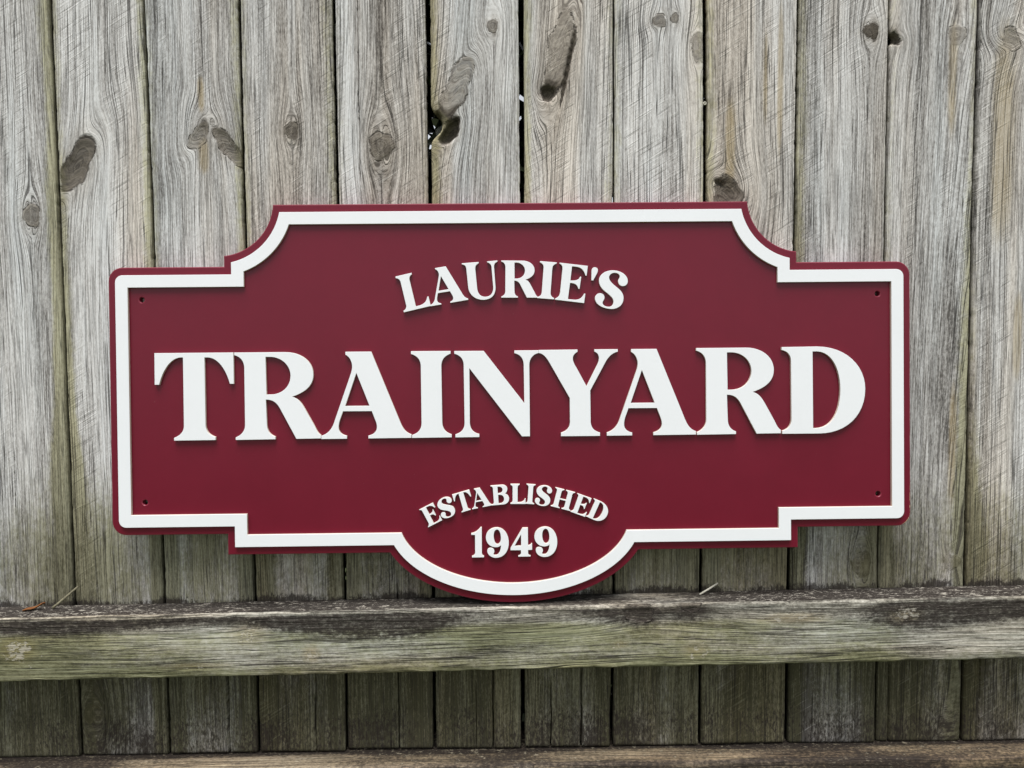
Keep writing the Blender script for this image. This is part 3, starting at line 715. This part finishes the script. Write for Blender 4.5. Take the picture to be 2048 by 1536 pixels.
def glyph(ch):
    txt, o, tilt, H, lean = GLYPH[ch]
    c, s = math.cos(rad(tilt)), math.sin(rad(tilt))
    out = []
    for lp in path(txt):
        q = []
        for x, y in lp:
            a, b = x - o[0], o[1] - y
            a, b = (a * c + b * s) / H, (b * c - a * s) / H
            q.append((a + lean * b, b))
        # drop doubled points
        q = [p for k, p in enumerate(q) if math.hypot(p[0] - q[k - 1][0], p[1] - q[k - 1][1]) > 1e-4]
        out.append(q)
    return out

WORDS = [
 ('TRAINYARD', 'main word', [('T',-.3500,.1785,.1,.0932),('R',-.2848,.1785,.1,.0932),('A',-.1940,.1785,.1,.0930),('I',-.0974,.1786,.1,.0926),('N',-.0512,.1787,.1,.0924),('Y',.0617,.1787,.1,.0926),('A',.1109,.1787,.1,.0928),('R',.2077,.1787,.1,.0931),('D',.2996,.1787,.1,.0933)]),
 ("LAURIE'S", 'top arched word', [('L',-.1046,.3126,12.8,.0391),('A',-.0760,.3188,9.2,.0394),('U',-.0397,.3247,4.0,.0397),('R',-.0008,.3273,-.8,.0397),('I',.0376,.3265,-4.8,.0396),('E',.0566,.3247,-7.3,.0397),("'",.0928,.3199,-9.5,.0397),('S',.0997,.3182,-11.5,.0397)]),
 ('ESTABLISHED', 'lower arched word', [('E',-.0813,.0827,26.4,.0212),('S*',-.0618,.1036,20.4,.0213),('T',-.0454,.0982,15.9,.0213),('A',-.0341,.1014,10.8,.0213),('B',-.0128,.1053,4.3,.0214),('L',.0069,.1067,-.7,.0215),('I',.0226,.1068,-4.7,.0214),('S*',.0424,.1152,-8.7,.0214),('H',.0500,.1039,-15.,.0209),('E',.0712,.0976,-20.6,.0211),('D',.0877,.0924,-24.7,.0211)]),
 ('1949', 'year', [('1',-.0348,.0498,-.3,.0314),('9',-.0199,.0499,-.3,.0315),('4',.0065,.0500,-.3,.0315),('9',.0321,.0501,-.3,.0315)]),
]
for word, where, items in WORDS:
    for ch, u, v, ang, H in items:
        g_ = glyph(ch[0])
        c, s = math.cos(rad(ang)), math.sin(rad(ang))
        ox = oy = 0.0
        if len(ch) > 1:
            xs = [p[0] for p in g_[0]]; ys = [p[1] for p in g_[0]]
            ox, oy = (min(xs) + max(xs)) / 2, (min(ys) + max(ys)) / 2
        loops = [[(u - U0 + H * ((x - ox) * c - (y - oy) * s), v + H * ((x - ox) * s + (y - oy) * c)) for x, y in lp] for lp in g_]
        nm = 'digit' if ch[0].isdigit() else ('apostrophe' if ch == "'" else 'letter')
        flat_solid(nm, loops, BT if H > 0.03 else 0.0034, 0.00025, M_WHITE, M_CREAM, sign, 0.0)

# ------------------------------------------------------------------ litter on the rail
def tube(name, pts, radii, mat, sides=7, **props):
    V = []; F = []
    pts = [Vector(p) for p in pts]
    for k, p in enumerate(pts):
        t = (pts[min(k + 1, len(pts) - 1)] - pts[max(k - 1, 0)]).normalized()
        a = t.cross(Vector((0.3, 1, 0.2))).normalized(); b = t.cross(a)
        for q in range(sides):
            an = 2 * math.pi * q / sides
            V.append(tuple(p + (a * math.cos(an) + b * math.sin(an)) * radii[k]))
    for k in range(len(pts) - 1):
        for q in range(sides):
            F.append((k * sides + q, k * sides + (q + 1) % sides, (k + 1) * sides + (q + 1) % sides, (k + 1) * sides + q))
    me = bpy.data.meshes.new(name)
    me.from_pydata(V, [], F + [tuple(range(sides))[::-1], tuple(range((len(pts) - 1) * sides, len(pts) * sides))])
    for p in me.polygons: p.use_smooth = True
    me.materials.append(mat)
    return link(name, me, **props)
M_TWIG = simple_noise_mat('dry_twig', (0.10, 0.09, 0.06), (0.22, 0.20, 0.13), 300.0)
M_STRAW = simple_noise_mat('pale_straw', (0.42, 0.40, 0.33), (0.60, 0.57, 0.48), 250.0)
M_SCRAP = simple_noise_mat('brown_leaf', (0.10, 0.035, 0.012), (0.24, 0.10, 0.03), 260.0)
tube('twig', [(-0.4915, -0.012, 0.3320), (-0.486, -0.009, 0.3365), (-0.478, -0.006, 0.3435), (-0.4685, -0.001, 0.3525)], [0.0015, 0.0014, 0.0013, 0.0010], M_TWIG,
     label='short dry twig leaning from the rail top against the palings', category='twig')
tube('straw', [(0.2155, -0.013, RAIL_Z(0.216) + 0.0014), (0.226, -0.008, 0.3432), (0.2385, -0.002, 0.3482)], [0.0009, 0.0011, 0.0008], M_STRAW,
     label='pale straw stalk lying on the rail beside the palings', category='straw')

def leaf_scrap():
    rng = random.Random(3); n = 11
    V = []; F = []
    for k in range(n):
        t = k / (n - 1); w = 0.0030 * math.sin(math.pi * (0.08 + 0.88 * t)) * (0.8 + 0.4 * rng.random())
        x = -0.0115 + 0.023 * t; zc = 0.0012 + 0.0035 * t * t + 0.0006 * math.sin(9 * t)
        for j, (dy, dz) in enumerate(((-w, 0.0016), (0, 0.0), (w, 0.0014))): V.append((x, dy, zc + dz))
    for k in range(n - 1):
        for j in range(2): F.append((k * 3 + j, k * 3 + 3 + j, k * 3 + 4 + j, k * 3 + 1 + j))
    me = bpy.data.meshes.new('dead_leaf'); me.from_pydata(V, [], F)
    me.materials.append(M_SCRAP)
    o = link('dead_leaf', me, label='curled brown leaf scrap lying on the rail near the twig', category='leaf')
    sm = o.modifiers.new('thickness', 'SOLIDIFY'); sm.thickness = 0.0004
    o.location = (-0.5100, -0.013, RAIL_Z(-0.51) + 0.0002); o.rotation_euler = (0.1, -0.15, rad(14))
leaf_scrap()

def bead():
    V = []; F = []; n = 14; mth = 8
    for a in range(n):
        A = 2 * math.pi * a / n
        for b in range(mth):
            B = 2 * math.pi * b / mth
            rr = 0.0013 + 0.0007 * math.cos(B)
            V.append((rr * math.cos(A), 0.0009 * math.sin(B), rr * math.sin(A)))
    for a in range(n):
        for b in range(mth): F.append((a * mth + b, a * mth + (b + 1) % mth, ((a + 1) % n) * mth + (b + 1) % mth, ((a + 1) % n) * mth + b))
    me = bpy.data.meshes.new('pale_ring'); me.from_pydata(V, [], F); me.materials.append(M_STRAW)
    o = link('pale_ring', me, label='tiny pale ring lodged in the gap between two palings', category='ring')
    o.location = (0.2217, 0.0032, 0.8740)
bead()
